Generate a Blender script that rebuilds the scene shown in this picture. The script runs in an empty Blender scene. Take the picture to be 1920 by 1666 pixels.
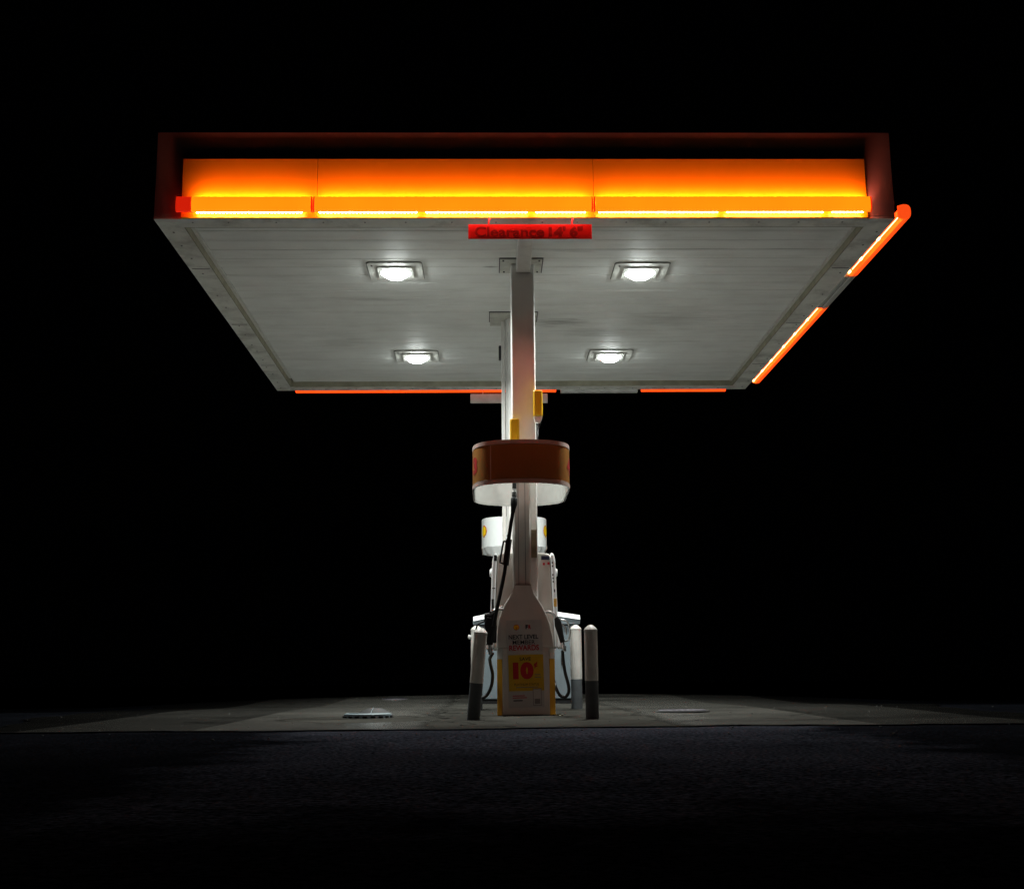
import bpy, bmesh, math, random
from mathutils import Vector, Matrix
random.seed(7)
PI = math.pi
S = bpy.context.scene
COL = S.collection

# ------------------------------------------------------------------ materials
def new_mat(name):
    m = bpy.data.materials.new(name); m.use_nodes = True
    nt = m.node_tree; nt.nodes.clear()
    out = nt.nodes.new('ShaderNodeOutputMaterial')
    return m, nt, out

def mat(name, col, rough=.5, spec=.5, metal=0., var=.12, scale=6., bump=0., bscale=60., dirt=None,
        dirt_amt=0., dscale=(3, 3, 3), coat=0., coat_r=.1, subsurf=0.):
    """painted / plain surface with mottled colour, optional dirt and fine bump"""
    m, nt, out = new_mat(name); N = nt.nodes; L = nt.links
    p = N.new('ShaderNodeBsdfPrincipled'); L.new(p.outputs[0], out.inputs[0])
    p.inputs['Roughness'].default_value = rough
    p.inputs['Specular IOR Level'].default_value = spec
    p.inputs['Metallic'].default_value = metal
    p.inputs['Coat Weight'].default_value = coat
    p.inputs['Coat Roughness'].default_value = coat_r
    tc = N.new('ShaderNodeTexCoord')
    nz = N.new('ShaderNodeTexNoise'); nz.inputs['Scale'].default_value = scale; nz.inputs['Detail'].default_value = 6
    L.new(tc.outputs['Object'], nz.inputs['Vector'])
    mr = N.new('ShaderNodeMapRange'); mr.inputs[1].default_value = .3; mr.inputs[2].default_value = .7
    mr.inputs[3].default_value = 1 - var; mr.inputs[4].default_value = 1 + var
    L.new(nz.outputs[0], mr.inputs[0])
    mx = N.new('ShaderNodeMix'); mx.data_type = 'RGBA'; mx.blend_type = 'MULTIPLY'; mx.inputs[0].default_value = 1
    mx.inputs[6].default_value = (*col, 1); L.new(mr.outputs[0], mx.inputs[7])
    c = mx.outputs[2]
    if dirt:
        mp = N.new('ShaderNodeMapping'); mp.inputs['Scale'].default_value = dscale
        L.new(tc.outputs['Object'], mp.inputs[0])
        n2 = N.new('ShaderNodeTexNoise'); n2.inputs['Scale'].default_value = 1; n2.inputs['Detail'].default_value = 8
        n2.inputs['Roughness'].default_value = .65
        L.new(mp.outputs[0], n2.inputs['Vector'])
        r2 = N.new('ShaderNodeMapRange'); r2.inputs[1].default_value = .48; r2.inputs[2].default_value = .72
        r2.inputs[3].default_value = 0; r2.inputs[4].default_value = dirt_amt
        L.new(n2.outputs[0], r2.inputs[0])
        m2 = N.new('ShaderNodeMix'); m2.data_type = 'RGBA'
        L.new(r2.outputs[0], m2.inputs[0]); L.new(c, m2.inputs[6]); m2.inputs[7].default_value = (*dirt, 1)
        c = m2.outputs[2]
    L.new(c, p.inputs['Base Color'])
    if bump:
        n3 = N.new('ShaderNodeTexNoise'); n3.inputs['Scale'].default_value = bscale; n3.inputs['Detail'].default_value = 4
        L.new(tc.outputs['Object'], n3.inputs['Vector'])
        b = N.new('ShaderNodeBump'); b.inputs['Strength'].default_value = 1; b.inputs['Distance'].default_value = bump
        L.new(n3.outputs[0], b.inputs['Height']); L.new(b.outputs[0], p.inputs['Normal'])
    return m

def smudge(m, spots):
    """greasy streaks left on the planks beside the columns (object space ellipses broken up by noise)"""
    nt = m.node_tree; N = nt.nodes; L = nt.links
    p = next(n for n in N if n.type == 'BSDF_PRINCIPLED'); c = p.inputs['Base Color'].links[0].from_socket
    tc = N.new('ShaderNodeTexCoord')
    for (x, y, rx, ry, amt) in spots:
        mp = N.new('ShaderNodeMapping'); mp.inputs['Location'].default_value = (-x / rx, -y / ry, 0); mp.inputs['Scale'].default_value = (1 / rx, 1 / ry, 0)
        L.new(tc.outputs['Object'], mp.inputs[0])
        ln = N.new('ShaderNodeVectorMath'); ln.operation = 'LENGTH'; L.new(mp.outputs[0], ln.inputs[0])
        m2 = N.new('ShaderNodeMapping'); m2.inputs['Scale'].default_value = (4, 26, 1); L.new(tc.outputs['Object'], m2.inputs[0])
        nz = N.new('ShaderNodeTexNoise'); nz.inputs['Scale'].default_value = 1; nz.inputs['Detail'].default_value = 6; L.new(m2.outputs[0], nz.inputs['Vector'])
        ad = N.new('ShaderNodeMath'); ad.operation = 'MULTIPLY_ADD'; L.new(nz.outputs[0], ad.inputs[0]); ad.inputs[1].default_value = 1.6; L.new(ln.outputs['Value'], ad.inputs[2])
        mr = N.new('ShaderNodeMapRange'); mr.inputs[1].default_value = .75; mr.inputs[2].default_value = 1.6; mr.inputs[3].default_value = amt; mr.inputs[4].default_value = 0
        L.new(ad.outputs[0], mr.inputs[0])
        mx = N.new('ShaderNodeMix'); mx.data_type = 'RGBA'; L.new(mr.outputs[0], mx.inputs[0]); L.new(c, mx.inputs[6]); mx.inputs[7].default_value = (.10, .095, .08, 1)
        c = mx.outputs[2]
    L.new(c, p.inputs['Base Color'])

def glow(name, col, strength, var=0., scale=5., base=(.8, .3, .05)):
    m, nt, out = new_mat(name); N = nt.nodes; L = nt.links
    p = N.new('ShaderNodeBsdfPrincipled'); L.new(p.outputs[0], out.inputs[0])
    p.inputs['Base Color'].default_value = (*base, 1); p.inputs['Roughness'].default_value = .35
    p.inputs['Emission Color'].default_value = (*col, 1)
    p.inputs['Emission Strength'].default_value = strength
    if var:
        tc = N.new('ShaderNodeTexCoord')
        nz = N.new('ShaderNodeTexNoise'); nz.inputs['Scale'].default_value = scale; nz.inputs['Detail'].default_value = 3
        L.new(tc.outputs['Object'], nz.inputs['Vector'])
        mr = N.new('ShaderNodeMapRange'); mr.inputs[1].default_value = .3; mr.inputs[2].default_value = .7
        mr.inputs[3].default_value = strength * (1 - var); mr.inputs[4].default_value = strength * (1 + var)
        L.new(nz.outputs[0], mr.inputs[0]); L.new(mr.outputs[0], p.inputs['Emission Strength'])
    return m

WHITE = mat('white_paint', (.74, .74, .71), .32, .5, var=.05, scale=4, dirt=(.32, .28, .22), dirt_amt=.35, dscale=(5, 5, 1.2))
DRUMWHITE = mat('drum_white_enamel', (.70, .72, .71), .4, .5, var=.03, scale=3)
PLANK = mat('soffit_white_panel', (.80, .815, .79), .6, .5, var=.05, scale=2.5, dirt=(.34, .33, .29), dirt_amt=.26, dscale=(1.1, 6, 3), bump=.0006, bscale=25)
smudge(PLANK, [(.52, 14.55 - 14.36, .45, .22, .6), (1.0, 14.95 - 14.36, .7, .30, .3), (-.33, 12.48 - 14.36, .12, .05, .9), (.5, 12.0 - 14.36, .4, .05, .5), (-1.6, 13.6 - 14.36, .8, .15, .25), (1.9, 14.4 - 14.36, .9, .5, .3), (-2.2, 15.4 - 14.36, .7, .3, .22)])
LIP = mat('lip_white_paint', (.78, .78, .73), .5, .4, var=.08, scale=5, dirt=(.16, .14, .11), dirt_amt=.6, dscale=(3, 3, 3))
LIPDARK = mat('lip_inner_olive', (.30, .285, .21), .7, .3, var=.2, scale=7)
TRIM = mat('soffit_trim', (.6, .6, .56), .5, .4, var=.1, scale=9)
FASCIA = mat('fascia_grey_white', (.44, .41, .40), .55, .4, var=.06, scale=3)
YELPANEL = mat('fascia_yellow_panel', (.92, .58, .006), .42, .4, var=.03, scale=2)
ROOF = mat('roof_metal', (.12, .12, .12), .7)
PLATE = mat('column_plate', (.62, .62, .56), .55, .4, var=.1, dirt=(.2, .18, .13), dirt_amt=.6, dscale=(9, 9, 9))
BOLT = mat('bolt_steel', (.08, .08, .08), .5, metal=.6)
COLUMN = mat('column_white', (.86, .85, .82), .3, .5, var=.04, scale=3, dirt=(.4, .36, .3), dirt_amt=.25, dscale=(6, 6, .7))
SIGNRED = mat('sign_red', (.80, .014, .012), .42, .4, var=.06, scale=8)
LETTERRED = mat('sign_letter_dark_red', (.34, .003, .004), .5, .3, var=.04)
SIGNGREY = mat('sign_back_grey', (.55, .55, .53), .5)
BOXGREY = mat('sign_box_grey', (.42, .42, .40), .5, var=.08)
DRUMLINER = mat('drum_brushed_liner', (.36, .36, .34), .34, .6, var=.06, scale=5)
DRUMORANGE = mat('drum_orange_band', (.27, .125, .035), .28, .5, var=.05, scale=3)
DRUMTRIM = mat('drum_trim_edge', (.46, .36, .32), .4)
DIGIT = mat('digit_red', (.30, .012, .012), .5)
YELLOW = mat('retractor_yellow', (.80, .52, .02), .35, .5, var=.06)
BLACK = mat('black_rubber', (.012, .012, .013), .42, .5, var=.2)
BLACKPL = mat('black_plastic', (.015, .015, .016), .5, .4)
STEEL = mat('bright_steel', (.6, .6, .6), .3, metal=.9)
PUMPWHITE = mat('pump_white_enamel', (.66, .63, .58), .4, .5, var=.05, scale=4, dirt=(.36, .26, .2), dirt_amt=.3, dscale=(4, 4, 1.5))
PUMPEDGE = mat('pump_edge_trim', (.84, .85, .85), .45, .5, var=.05)
PUMPYELLOW = mat('pump_yellow', (.68, .33, .02), .42, .5, var=.08)
POSTER = mat('poster_paper', (.52, .52, .50), .35, .5, var=.04, scale=9)
POSTYEL = mat('poster_yellow', (.64, .40, .015), .35, .5, var=.05)
INKBLACK = mat('ink_black', (.02, .02, .022), .5)
INKRED = mat('ink_red', (.50, .008, .02), .5)
INKGREY = mat('ink_grey', (.24, .22, .21), .5)
EMBYEL = mat('emblem_yellow', (.86, .55, .01), .4)
EMBRED = mat('emblem_red', (.62, .04, .01), .4)
CABGREY = mat('cabinet_blue_grey', (.15, .185, .205), .5, .4, var=.10, scale=5, dirt=(.1, .11, .12), dirt_amt=.5, dscale=(6, 6, 1.2))
CABTOP = mat('cabinet_white_top', (.78, .80, .80), .4, var=.04)
BOLWHITE = mat('bollard_white_sleeve', (.80, .79, .74), .4, .5, var=.07, scale=7, dirt=(.30, .22, .16), dirt_amt=.45, dscale=(14, 14, 3), bump=.0008, bscale=30)
BOLGREY = mat('bollard_grey_base', (.12, .135, .145), .6, .4, var=.15, scale=12, dirt=(.05, .05, .045), dirt_amt=.5, dscale=(9, 9, 4))
SCREEN = mat('dark_screen', (.01, .01, .012), .2, .5)
STICKER = mat('sticker_orange', (.7, .35, .03), .5, var=.3, scale=60)
PAPER = mat('old_notice_paper', (.22, .17, .10), .6, var=.35, scale=12)
GRIT = mat('grey_grit', (.10, .10, .095), .9, .1, var=.4, scale=40)
LEAF = mat('dry_leaf', (.32, .28, .16), .7, var=.3, scale=40)
COVERPLATE = mat('cover_pale_blue', (.20, .27, .30), .5, var=.12, scale=15)
COVERDARK = mat('cover_black_iron', (.012, .012, .012), .7, var=.2)
COVERPURPLE = mat('cover_worn_iron', (.10, .09, .11), .7, var=.3, scale=25)

LAMPHALO = glow('lamp_halo', (.94, 1., .98), 1.6, base=(.9, .9, .9))  # halo round the lens, put into an added glowing ring
LAMPLENS = glow('lamp_lens', (.93, 1., .97), 60., base=(.9, .9, .9))
COVERORANGE = glow('bar_cover_amber_lit', (1., .29, .004), 1.05, var=.10, scale=1.3)
COVERRED = glow('bar_cover_red_lit', (1., .075, .008), 1.0, var=.12, scale=1.5)
CAPRED = glow('bar_cap_red', (1., .02, .004), .62, base=(.7, .05, .02))
LED = glow('led_diode', (1., .31, .23), 105., base=(.9, .6, .2))
LEDDIM = glow('led_dim', (1., .3, .1), 2., base=(.6, .3, .1))
LEDHOT = glow('led_module', (1., .66, .28), 6., base=(.9, .7, .3))

for m_ in (COVERORANGE, COVERRED, CAPRED): m_.cycles.emission_sampling = 'NONE'

def ground_mat(name, col, col2, rough, spec, coat, bump, bscale, speck=0., cracks=False, pool_dim=0.):
    m, nt, out = new_mat(name); N = nt.nodes; L = nt.links
    p = N.new('ShaderNodeBsdfPrincipled'); L.new(p.outputs[0], out.inputs[0])
    p.inputs['Roughness'].default_value = rough; p.inputs['Specular IOR Level'].default_value = spec
    p.inputs['Coat Weight'].default_value = coat; p.inputs['Coat Roughness'].default_value = rough
    tc = N.new('ShaderNodeTexCoord')
    n1 = N.new('ShaderNodeTexNoise'); n1.inputs['Scale'].default_value = .9; n1.inputs['Detail'].default_value = 9
    n1.inputs['Roughness'].default_value = .62
    L.new(tc.outputs['Object'], n1.inputs['Vector'])
    r1 = N.new('ShaderNodeMapRange'); r1.inputs[1].default_value = .32; r1.inputs[2].default_value = .68
    L.new(n1.outputs[0], r1.inputs[0])
    mx = N.new('ShaderNodeMix'); mx.data_type = 'RGBA'; L.new(r1.outputs[0], mx.inputs[0])
    mx.inputs[6].default_value = (*col2, 1); mx.inputs[7].default_value = (*col, 1)
    c = mx.outputs[2]
    n4 = N.new('ShaderNodeTexNoise'); n4.inputs['Scale'].default_value = bscale; n4.inputs['Detail'].default_value = 3
    L.new(tc.outputs['Object'], n4.inputs['Vector'])
    if speck:
        r4 = N.new('ShaderNodeMapRange'); r4.inputs[1].default_value = .35; r4.inputs[2].default_value = .75
        r4.inputs[3].default_value = 1 - speck; r4.inputs[4].default_value = 1 + speck * 1.6
        L.new(n4.outputs[0], r4.inputs[0])
        m4 = N.new('ShaderNodeMix'); m4.data_type = 'RGBA'; m4.blend_type = 'MULTIPLY'; m4.inputs[0].default_value = 1
        L.new(c, m4.inputs[6]); L.new(r4.outputs[0], m4.inputs[7]); c = m4.outputs[2]
    if cracks:
        # wandering hairline cracks, plus joints sawn every 4 m across and 4.5 m along
        n5 = N.new('ShaderNodeTexNoise'); n5.inputs['Scale'].default_value = 1.2; n5.inputs['Detail'].default_value = 4
        L.new(tc.outputs['Object'], n5.inputs['Vector'])
        ad = N.new('ShaderNodeMix'); ad.data_type = 'RGBA'; ad.blend_type = 'LINEAR_LIGHT'; ad.inputs[0].default_value = .5
        L.new(tc.outputs['Object'], ad.inputs[6]); L.new(n5.outputs['Color'], ad.inputs[7])
        vo = N.new('ShaderNodeTexVoronoi'); vo.feature = 'DISTANCE_TO_EDGE'; vo.inputs['Scale'].default_value = .33
        L.new(ad.outputs[2], vo.inputs['Vector'])
        cr = N.new('ShaderNodeMapRange'); cr.inputs[1].default_value = .002; cr.inputs[2].default_value = .008
        cr.inputs[3].default_value = .25; cr.inputs[4].default_value = 1
        L.new(vo.outputs['Distance'], cr.inputs[0])
        m5 = N.new('ShaderNodeMix'); m5.data_type = 'RGBA'; m5.blend_type = 'MULTIPLY'; m5.inputs[0].default_value = 1
        L.new(c, m5.inputs[6]); L.new(cr.outputs[0], m5.inputs[7]); c = m5.outputs[2]
        # oil stains
        n6 = N.new('ShaderNodeTexNoise'); n6.inputs['Scale'].default_value = .55; n6.inputs['Detail'].default_value = 5
        mp = N.new('ShaderNodeMapping'); mp.inputs['Location'].default_value = (3.1, 7.7, 0); mp.inputs['Scale'].default_value = (.8, 1.4, 1)
        L.new(tc.outputs['Object'], mp.inputs[0]); L.new(mp.outputs[0], n6.inputs['Vector'])
        r6 = N.new('ShaderNodeMapRange'); r6.inputs[1].default_value = .56; r6.inputs[2].default_value = .70
        r6.inputs[3].default_value = 1; r6.inputs[4].default_value = .45
        L.new(n6.outputs[0], r6.inputs[0])
        m6 = N.new('ShaderNodeMix'); m6.data_type = 'RGBA'; m6.blend_type = 'MULTIPLY'; m6.inputs[0].default_value = 1
        L.new(c, m6.inputs[6]); L.new(r6.outputs[0], m6.inputs[7]); c = m6.outputs[2]
    if cracks:
        def mth(op, a, b=None, c2=None):
            n_ = N.new('ShaderNodeMath'); n_.operation = op
            for q, v in enumerate((a, b, c2)):
                if v is None: continue
                if isinstance(v, (int, float)): n_.inputs[q].default_value = v
                else: L.new(v, n_.inputs[q])
            return n_.outputs[0]
        def step(v, e0, e1, o0, o1):
            n_ = N.new('ShaderNodeMapRange'); n_.interpolation_type = 'SMOOTHSTEP'
            for q, t_ in enumerate((e0, e1, o0, o1)): n_.inputs[q + 1].default_value = t_
            L.new(v, n_.inputs[0]); return n_.outputs[0]
        def mul(c_, v):
            n_ = N.new('ShaderNodeMix'); n_.data_type = 'RGBA'; n_.blend_type = 'MULTIPLY'; n_.inputs[0].default_value = 1
            L.new(c_, n_.inputs[6]); L.new(v, n_.inputs[7]); return n_.outputs[2]
        sx = N.new('ShaderNodeSeparateXYZ'); L.new(tc.outputs['Object'], sx.inputs[0])
        n7 = N.new('ShaderNodeTexNoise'); n7.inputs['Scale'].default_value = 2.2; n7.inputs['Detail'].default_value = 6
        L.new(tc.outputs['Object'], n7.inputs['Vector'])
        wob = mth('SUBTRACT', n7.outputs[0], .5)
        ax = mth('ABSOLUTE', sx.outputs['X'])
        # lamp falloff painted in: colour steps darker towards both sides, random tone per bay
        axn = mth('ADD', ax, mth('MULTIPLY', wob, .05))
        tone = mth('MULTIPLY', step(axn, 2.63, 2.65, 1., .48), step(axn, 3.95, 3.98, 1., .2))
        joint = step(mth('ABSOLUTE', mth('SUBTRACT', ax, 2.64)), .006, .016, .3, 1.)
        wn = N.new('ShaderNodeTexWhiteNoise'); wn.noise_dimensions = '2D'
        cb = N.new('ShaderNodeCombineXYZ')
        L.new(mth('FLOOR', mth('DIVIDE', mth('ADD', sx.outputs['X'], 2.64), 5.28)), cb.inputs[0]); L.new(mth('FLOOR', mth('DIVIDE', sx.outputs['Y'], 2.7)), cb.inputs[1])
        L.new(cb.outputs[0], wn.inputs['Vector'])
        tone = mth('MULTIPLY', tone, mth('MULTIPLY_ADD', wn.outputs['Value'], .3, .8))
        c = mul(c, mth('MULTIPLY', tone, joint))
        # dulled strip under the pump: no coat, colour darkened to keep the lit ground dim, ragged sides; also round the filler cover
        wide = mth('MULTIPLY', wob, .5)
        m1 = step(mth('ADD', mth('ABSOLUTE', mth('SUBTRACT', sx.outputs['X'], .1)), wide), .95, 1.25, 1., 0.)
        ds = mth('SQRT', mth('ADD', mth('POWER', mth('ADD', sx.outputs['X'], 1.52), 2.), mth('POWER', mth('SUBTRACT', sx.outputs['Y'], 11.6), 2.)))
        m2 = step(mth('ADD', ds, wide), .7, 1.0, 1., 0.)
        dulled = mth('MAXIMUM', m1, m2)
        c = mul(c, mth('MULTIPLY_ADD', dulled, DULLED - 1., 1.))
        inv = mth('SUBTRACT', 1., dulled)
        L.new(mth('MULTIPLY', inv, spec), p.inputs['Specular IOR Level']); L.new(mth('MULTIPLY', inv, coat), p.inputs['Coat Weight'])
    if pool_dim:  # pool of lamp light painted in: asphalt darkened outside a ragged middle area
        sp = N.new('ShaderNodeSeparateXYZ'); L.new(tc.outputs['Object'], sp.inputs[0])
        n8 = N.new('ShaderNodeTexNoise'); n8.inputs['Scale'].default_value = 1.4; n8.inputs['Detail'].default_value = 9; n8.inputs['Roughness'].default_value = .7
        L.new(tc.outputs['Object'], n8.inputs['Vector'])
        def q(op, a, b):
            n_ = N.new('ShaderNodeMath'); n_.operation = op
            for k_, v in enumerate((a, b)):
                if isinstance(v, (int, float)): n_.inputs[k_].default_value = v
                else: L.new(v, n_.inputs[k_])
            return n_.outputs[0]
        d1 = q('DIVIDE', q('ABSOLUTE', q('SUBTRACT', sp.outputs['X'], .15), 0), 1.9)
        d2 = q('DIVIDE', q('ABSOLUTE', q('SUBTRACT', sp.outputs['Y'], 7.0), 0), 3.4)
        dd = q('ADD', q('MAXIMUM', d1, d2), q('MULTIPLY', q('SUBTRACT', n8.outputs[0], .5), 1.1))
        r8 = N.new('ShaderNodeMapRange'); r8.inputs[1].default_value = .85; r8.inputs[2].default_value = 1.1; r8.inputs[3].default_value = 1.; r8.inputs[4].default_value = pool_dim
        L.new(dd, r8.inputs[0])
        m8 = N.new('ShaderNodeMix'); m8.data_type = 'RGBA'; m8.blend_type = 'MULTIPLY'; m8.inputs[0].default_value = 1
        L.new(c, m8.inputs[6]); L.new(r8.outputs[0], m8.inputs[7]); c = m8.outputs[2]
    L.new(c, p.inputs['Base Color'])
    if bump:
        b = N.new('ShaderNodeBump'); b.inputs['Distance'].default_value = bump; b.inputs['Strength'].default_value = 1
        L.new(n4.outputs[0], b.inputs['Height']); L.new(b.outputs[0], p.inputs['Normal'])
    return m

DULLED = .16
CR, CSP, CCO, AR, AS, AB = .17, 1., 1., .75, 0., .012
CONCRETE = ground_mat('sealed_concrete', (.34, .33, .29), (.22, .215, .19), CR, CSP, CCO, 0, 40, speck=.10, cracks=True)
ASPHALT = ground_mat('worn_asphalt', (.038, .042, .055), (.019, .0215, .028), AR, AS, 0, AB, 45, speck=.85, pool_dim=.22)
JOINT = mat('joint_tar', (.010, .010, .010), .85, .1)

# ------------------------------------------------------------------ mesh helpers
class MB:
    def __init__(s): s.bm = bmesh.new()
    def poly(s, vs):
        return s.bm.faces.new([s.bm.verts.new(v) for v in vs])
    def box(s, x0, x1, y0, y1, z0, z1, bev=0, seg=2):
        b = bmesh.new(); bmesh.ops.create_cube(b, size=1)
        for v in b.verts:
            v.co = Vector(((x0 + x1) / 2 + v.co.x * (x1 - x0), (y0 + y1) / 2 + v.co.y * (y1 - y0), (z0 + z1) / 2 + v.co.z * (z1 - z0)))
        if bev: bmesh.ops.bevel(b, geom=list(b.edges), offset=bev, segments=seg, profile=.5, affect='EDGES')
        return s.join(b)
    def join(s, b, M=None):
        if M: bmesh.ops.transform(b, matrix=M, verts=b.verts)
        m = {}
        for v in b.verts: m[v] = s.bm.verts.new(v.co)
        for f in b.faces:
            try:
                g = s.bm.faces.new([m[v] for v in f.verts]); g.smooth = f.smooth
            except ValueError: pass
        b.free(); return s
    def prism(s, pts, axis, a0, a1, bev=0):
        """closed outline pts (2D) pushed along axis between a0 and a1"""
        def P(u, v, a):
            return {'x': (a, u, v), 'y': (u, a, v), 'z': (u, v, a)}[axis]
        b = bmesh.new()
        A = [b.verts.new(P(u, v, a0)) for u, v in pts]; B = [b.verts.new(P(u, v, a1)) for u, v in pts]
        n = len(pts); b.faces.new(A); b.faces.new(B[::-1])
        for i in range(n): b.faces.new((A[i], B[i], B[(i + 1) % n], A[(i + 1) % n]))
        bmesh.ops.recalc_face_normals(b, faces=b.faces)
        if bev: bmesh.ops.bevel(b, geom=list(b.edges), offset=bev, segments=2, profile=.5, affect='EDGES')
        return s.join(b)
    def tube(s, path, r, seg=12, caps=True):
        path = [Vector(p) for p in path]; n = len(path)
        rs = r if isinstance(r, (list, tuple)) else [r] * n
        rings = []; up = None
        for i, p in enumerate(path):
            t = (path[min(i + 1, n - 1)] - path[max(i - 1, 0)]).normalized()
            if up is None:
                up = Vector((0, 0, 1)) if abs(t.z) < .9 else Vector((0, 1, 0))
            a = (up - t * up.dot(t)).normalized(); b = t.cross(a); up = a
            rings.append([s.bm.verts.new(p + (a * math.cos(k * 2 * PI / seg) + b * math.sin(k * 2 * PI / seg)) * rs[i]) for k in range(seg)])
        for i in range(n - 1):
            for k in range(seg):
                f = s.bm.faces.new((rings[i][k], rings[i][(k + 1) % seg], rings[i + 1][(k + 1) % seg], rings[i + 1][k])); f.smooth = True
        if caps:
            s.bm.faces.new(rings[0][::-1]); s.bm.faces.new(rings[-1])
        return s
    def lathe(s, prof, c=(0, 0, 0), seg=32, sx=1, sy=1):
        """prof = [(r, z)...] bottom to top around z"""
        rings = []
        for r, z in prof:
            if r < 1e-6: rings.append([s.bm.verts.new((c[0], c[1], c[2] + z))])
            else: rings.append([s.bm.verts.new((c[0] + r * sx * math.cos(k * 2 * PI / seg), c[1] + r * sy * math.sin(k * 2 * PI / seg), c[2] + z)) for k in range(seg)])
        for A, B in zip(rings, rings[1:]):
            for k in range(seg):
                k2 = (k + 1) % seg
                vs = ([A[0]] if len(A) == 1 else [A[k], A[k2]]) + ([B[0]] if len(B) == 1 else [B[k2], B[k]])
                if len(vs) >= 3: s.bm.faces.new(vs).smooth = True
        return s
    def sheet(s, rows):
        """grid of points -> smooth quads"""
        V = [[s.bm.verts.new(p) for p in r] for r in rows]
        for a, b in zip(V, V[1:]):
            for i in range(len(a) - 1): s.bm.faces.new((a[i], a[i + 1], b[i + 1], b[i])).smooth = True
        return s

def origin(o):
    v = Vector((0, 0, 0))
    while o: v += o.location; o = o.parent
    return v

def obj(name, mb, m, parent=None, world=True, sharp=35):
    bm = mb.bm
    bmesh.ops.recalc_face_normals(bm, faces=bm.faces)
    me = bpy.data.meshes.new(name); 
    if parent and world: bmesh.ops.translate(bm, vec=-origin(parent), verts=bm.verts)
    sm = [f.smooth for f in bm.faces]
    bm.to_mesh(me); bm.free()
    me.materials.append(m)
    try: me.set_sharp_from_angle(angle=math.radians(sharp))
    except Exception: pass
    me.polygons.foreach_set('use_smooth', sm)      # flat faces stay flat, only turned shapes are smooth
    o = bpy.data.objects.new(name, me); COL.objects.link(o)
    if parent: o.parent = parent
    return o

def tag(o, label, cat, group=None):
    o['label'] = label; o['category'] = cat
    if group: o['group'] = group
    return o

def thing(name, label, cat, loc, group=None):
    o = bpy.data.objects.new(name, None); COL.objects.link(o); o.location = loc
    o.empty_display_size = .1
    return tag(o, label, cat, group)

def dup(root, loc, label, rotz=0, rot=None):
    r = root.copy(); COL.objects.link(r); r.location = loc; r.rotation_euler = rot or (0, 0, rotz); r['label'] = label
    def rec(src, dst):
        for ch in list(src.children):
            c = ch.copy(); COL.objects.link(c); c.parent = dst; rec(ch, c)
    rec(root, r)
    return r

# ---- lettering: outlines from Blender's own built-in font, fitted to a box in (u, v)
def text_faces(txt, bold=0., shear=0.):
    cu = bpy.data.curves.new('lettering', 'FONT'); cu.body = txt; cu.offset = bold; cu.resolution_u = 4; cu.shear = shear
    o = bpy.data.objects.new('lettering', cu); COL.objects.link(o)
    dg = bpy.context.evaluated_depsgraph_get(); dg.update()
    me = bpy.data.meshes.new_from_object(o.evaluated_get(dg))
    vs = [(v.co.x, v.co.y) for v in me.vertices]; fs = [tuple(p.vertices) for p in me.polygons]
    bpy.data.objects.remove(o); bpy.data.curves.remove(cu); bpy.data.meshes.remove(me)
    x0 = min(v[0] for v in vs); x1 = max(v[0] for v in vs); y0 = min(v[1] for v in vs); y1 = max(v[1] for v in vs)
    return [((x - x0) / (x1 - x0), (y - y0) / (y1 - y0)) for x, y in vs], fs

def add_text(mb, txt, u0, u1, v0, v1, fn, bold=0.):
    vs, fs = text_faces(txt, bold)
    V = [mb.bm.verts.new(fn(u0 + (u1 - u0) * a, v0 + (v1 - v0) * b)) for a, b in vs]
    for f in fs:
        try: mb.bm.faces.new([V[i] for i in f])
        except ValueError: pass

def shell_outline(r, n=26):
    """scallop: fan with a wavy rim and a short foot"""
    pts = [(-.30 * r, -.92 * r), (.30 * r, -.92 * r), (.36 * r, -.70 * r)]
    a0, a1 = -42, 222
    for i in range(n + 1):
        a = math.radians(a0 + (a1 - a0) * i / n)
        k = 1 + .035 * math.cos(i / n * 7 * 2 * PI)
        pts.append((r * k * math.cos(a), r * k * .95 * math.sin(a) + .02 * r))
    pts.append((-.36 * r, -.70 * r))
    return pts

# ------------------------------------------------------------------ ground
PTS = [(-60, -.05), (5, -.05), (9.6, -.012), (11.2, -.004), (12.1, .008), (14, .030), (17, .033), (19, .08), (21, .125), (22.5, .12), (26, -.1), (40, -.6), (900, -.6)]
def gz(x, y):
    for (a, za), (b, zb) in zip(PTS, PTS[1:]):
        if a <= y <= b:
            t = (y - a) / (b - a); z = za + (zb - za) * t; break
    else: z = -.6
    w = min(1, max(0, (y - 14.5) / 5.0)); w = w * w * (3 - 2 * w)
    return z - .0033 * w * min(abs(x), 7) ** 2
def gs(x, y):   # smoothed profile
    return sum(gz(x, y + d) for d in (-.6, -.3, 0, .3, .6)) / 5

xs = [-900, -300, -100, -40, -20] + [i * .25 for i in range(-48, 49)] + [20, 40, 100, 300, 900]
ys = [-60, -20, -6] + [i * .5 for i in range(-4, 17)] + [8.5 + i * .25 for i in range(0, 56)] + [22.5 + i * .5 for i in range(0, 36)] + [60, 120, 300, 900]
g = MB(); g.sheet([[(x, y, gs(x, y) - .006) for x in xs] for y in ys])
o = obj('ground', g, ASPHALT); o['kind'] = 'structure'
g = MB()
def front_edge(x): return 9.55 + .09 * math.sin(x * 1.3) + .06 * math.sin(x * 4.1 + 1) + .03 * math.sin(x * 13) + .012 * x
def pad_edge(y, side):
    w_ = 4.35 + min(max(y - 9.5, 0), 10) * .10 + .05 * math.sin(y * 11 + side) + .12 * math.sin(y * 1.7 + side) + .06 * math.sin(y * 4.3 + 2 * side)
    return side * w_ - .1
def pad_z(x, y): return gs(x, y) + .004
rows = []
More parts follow.
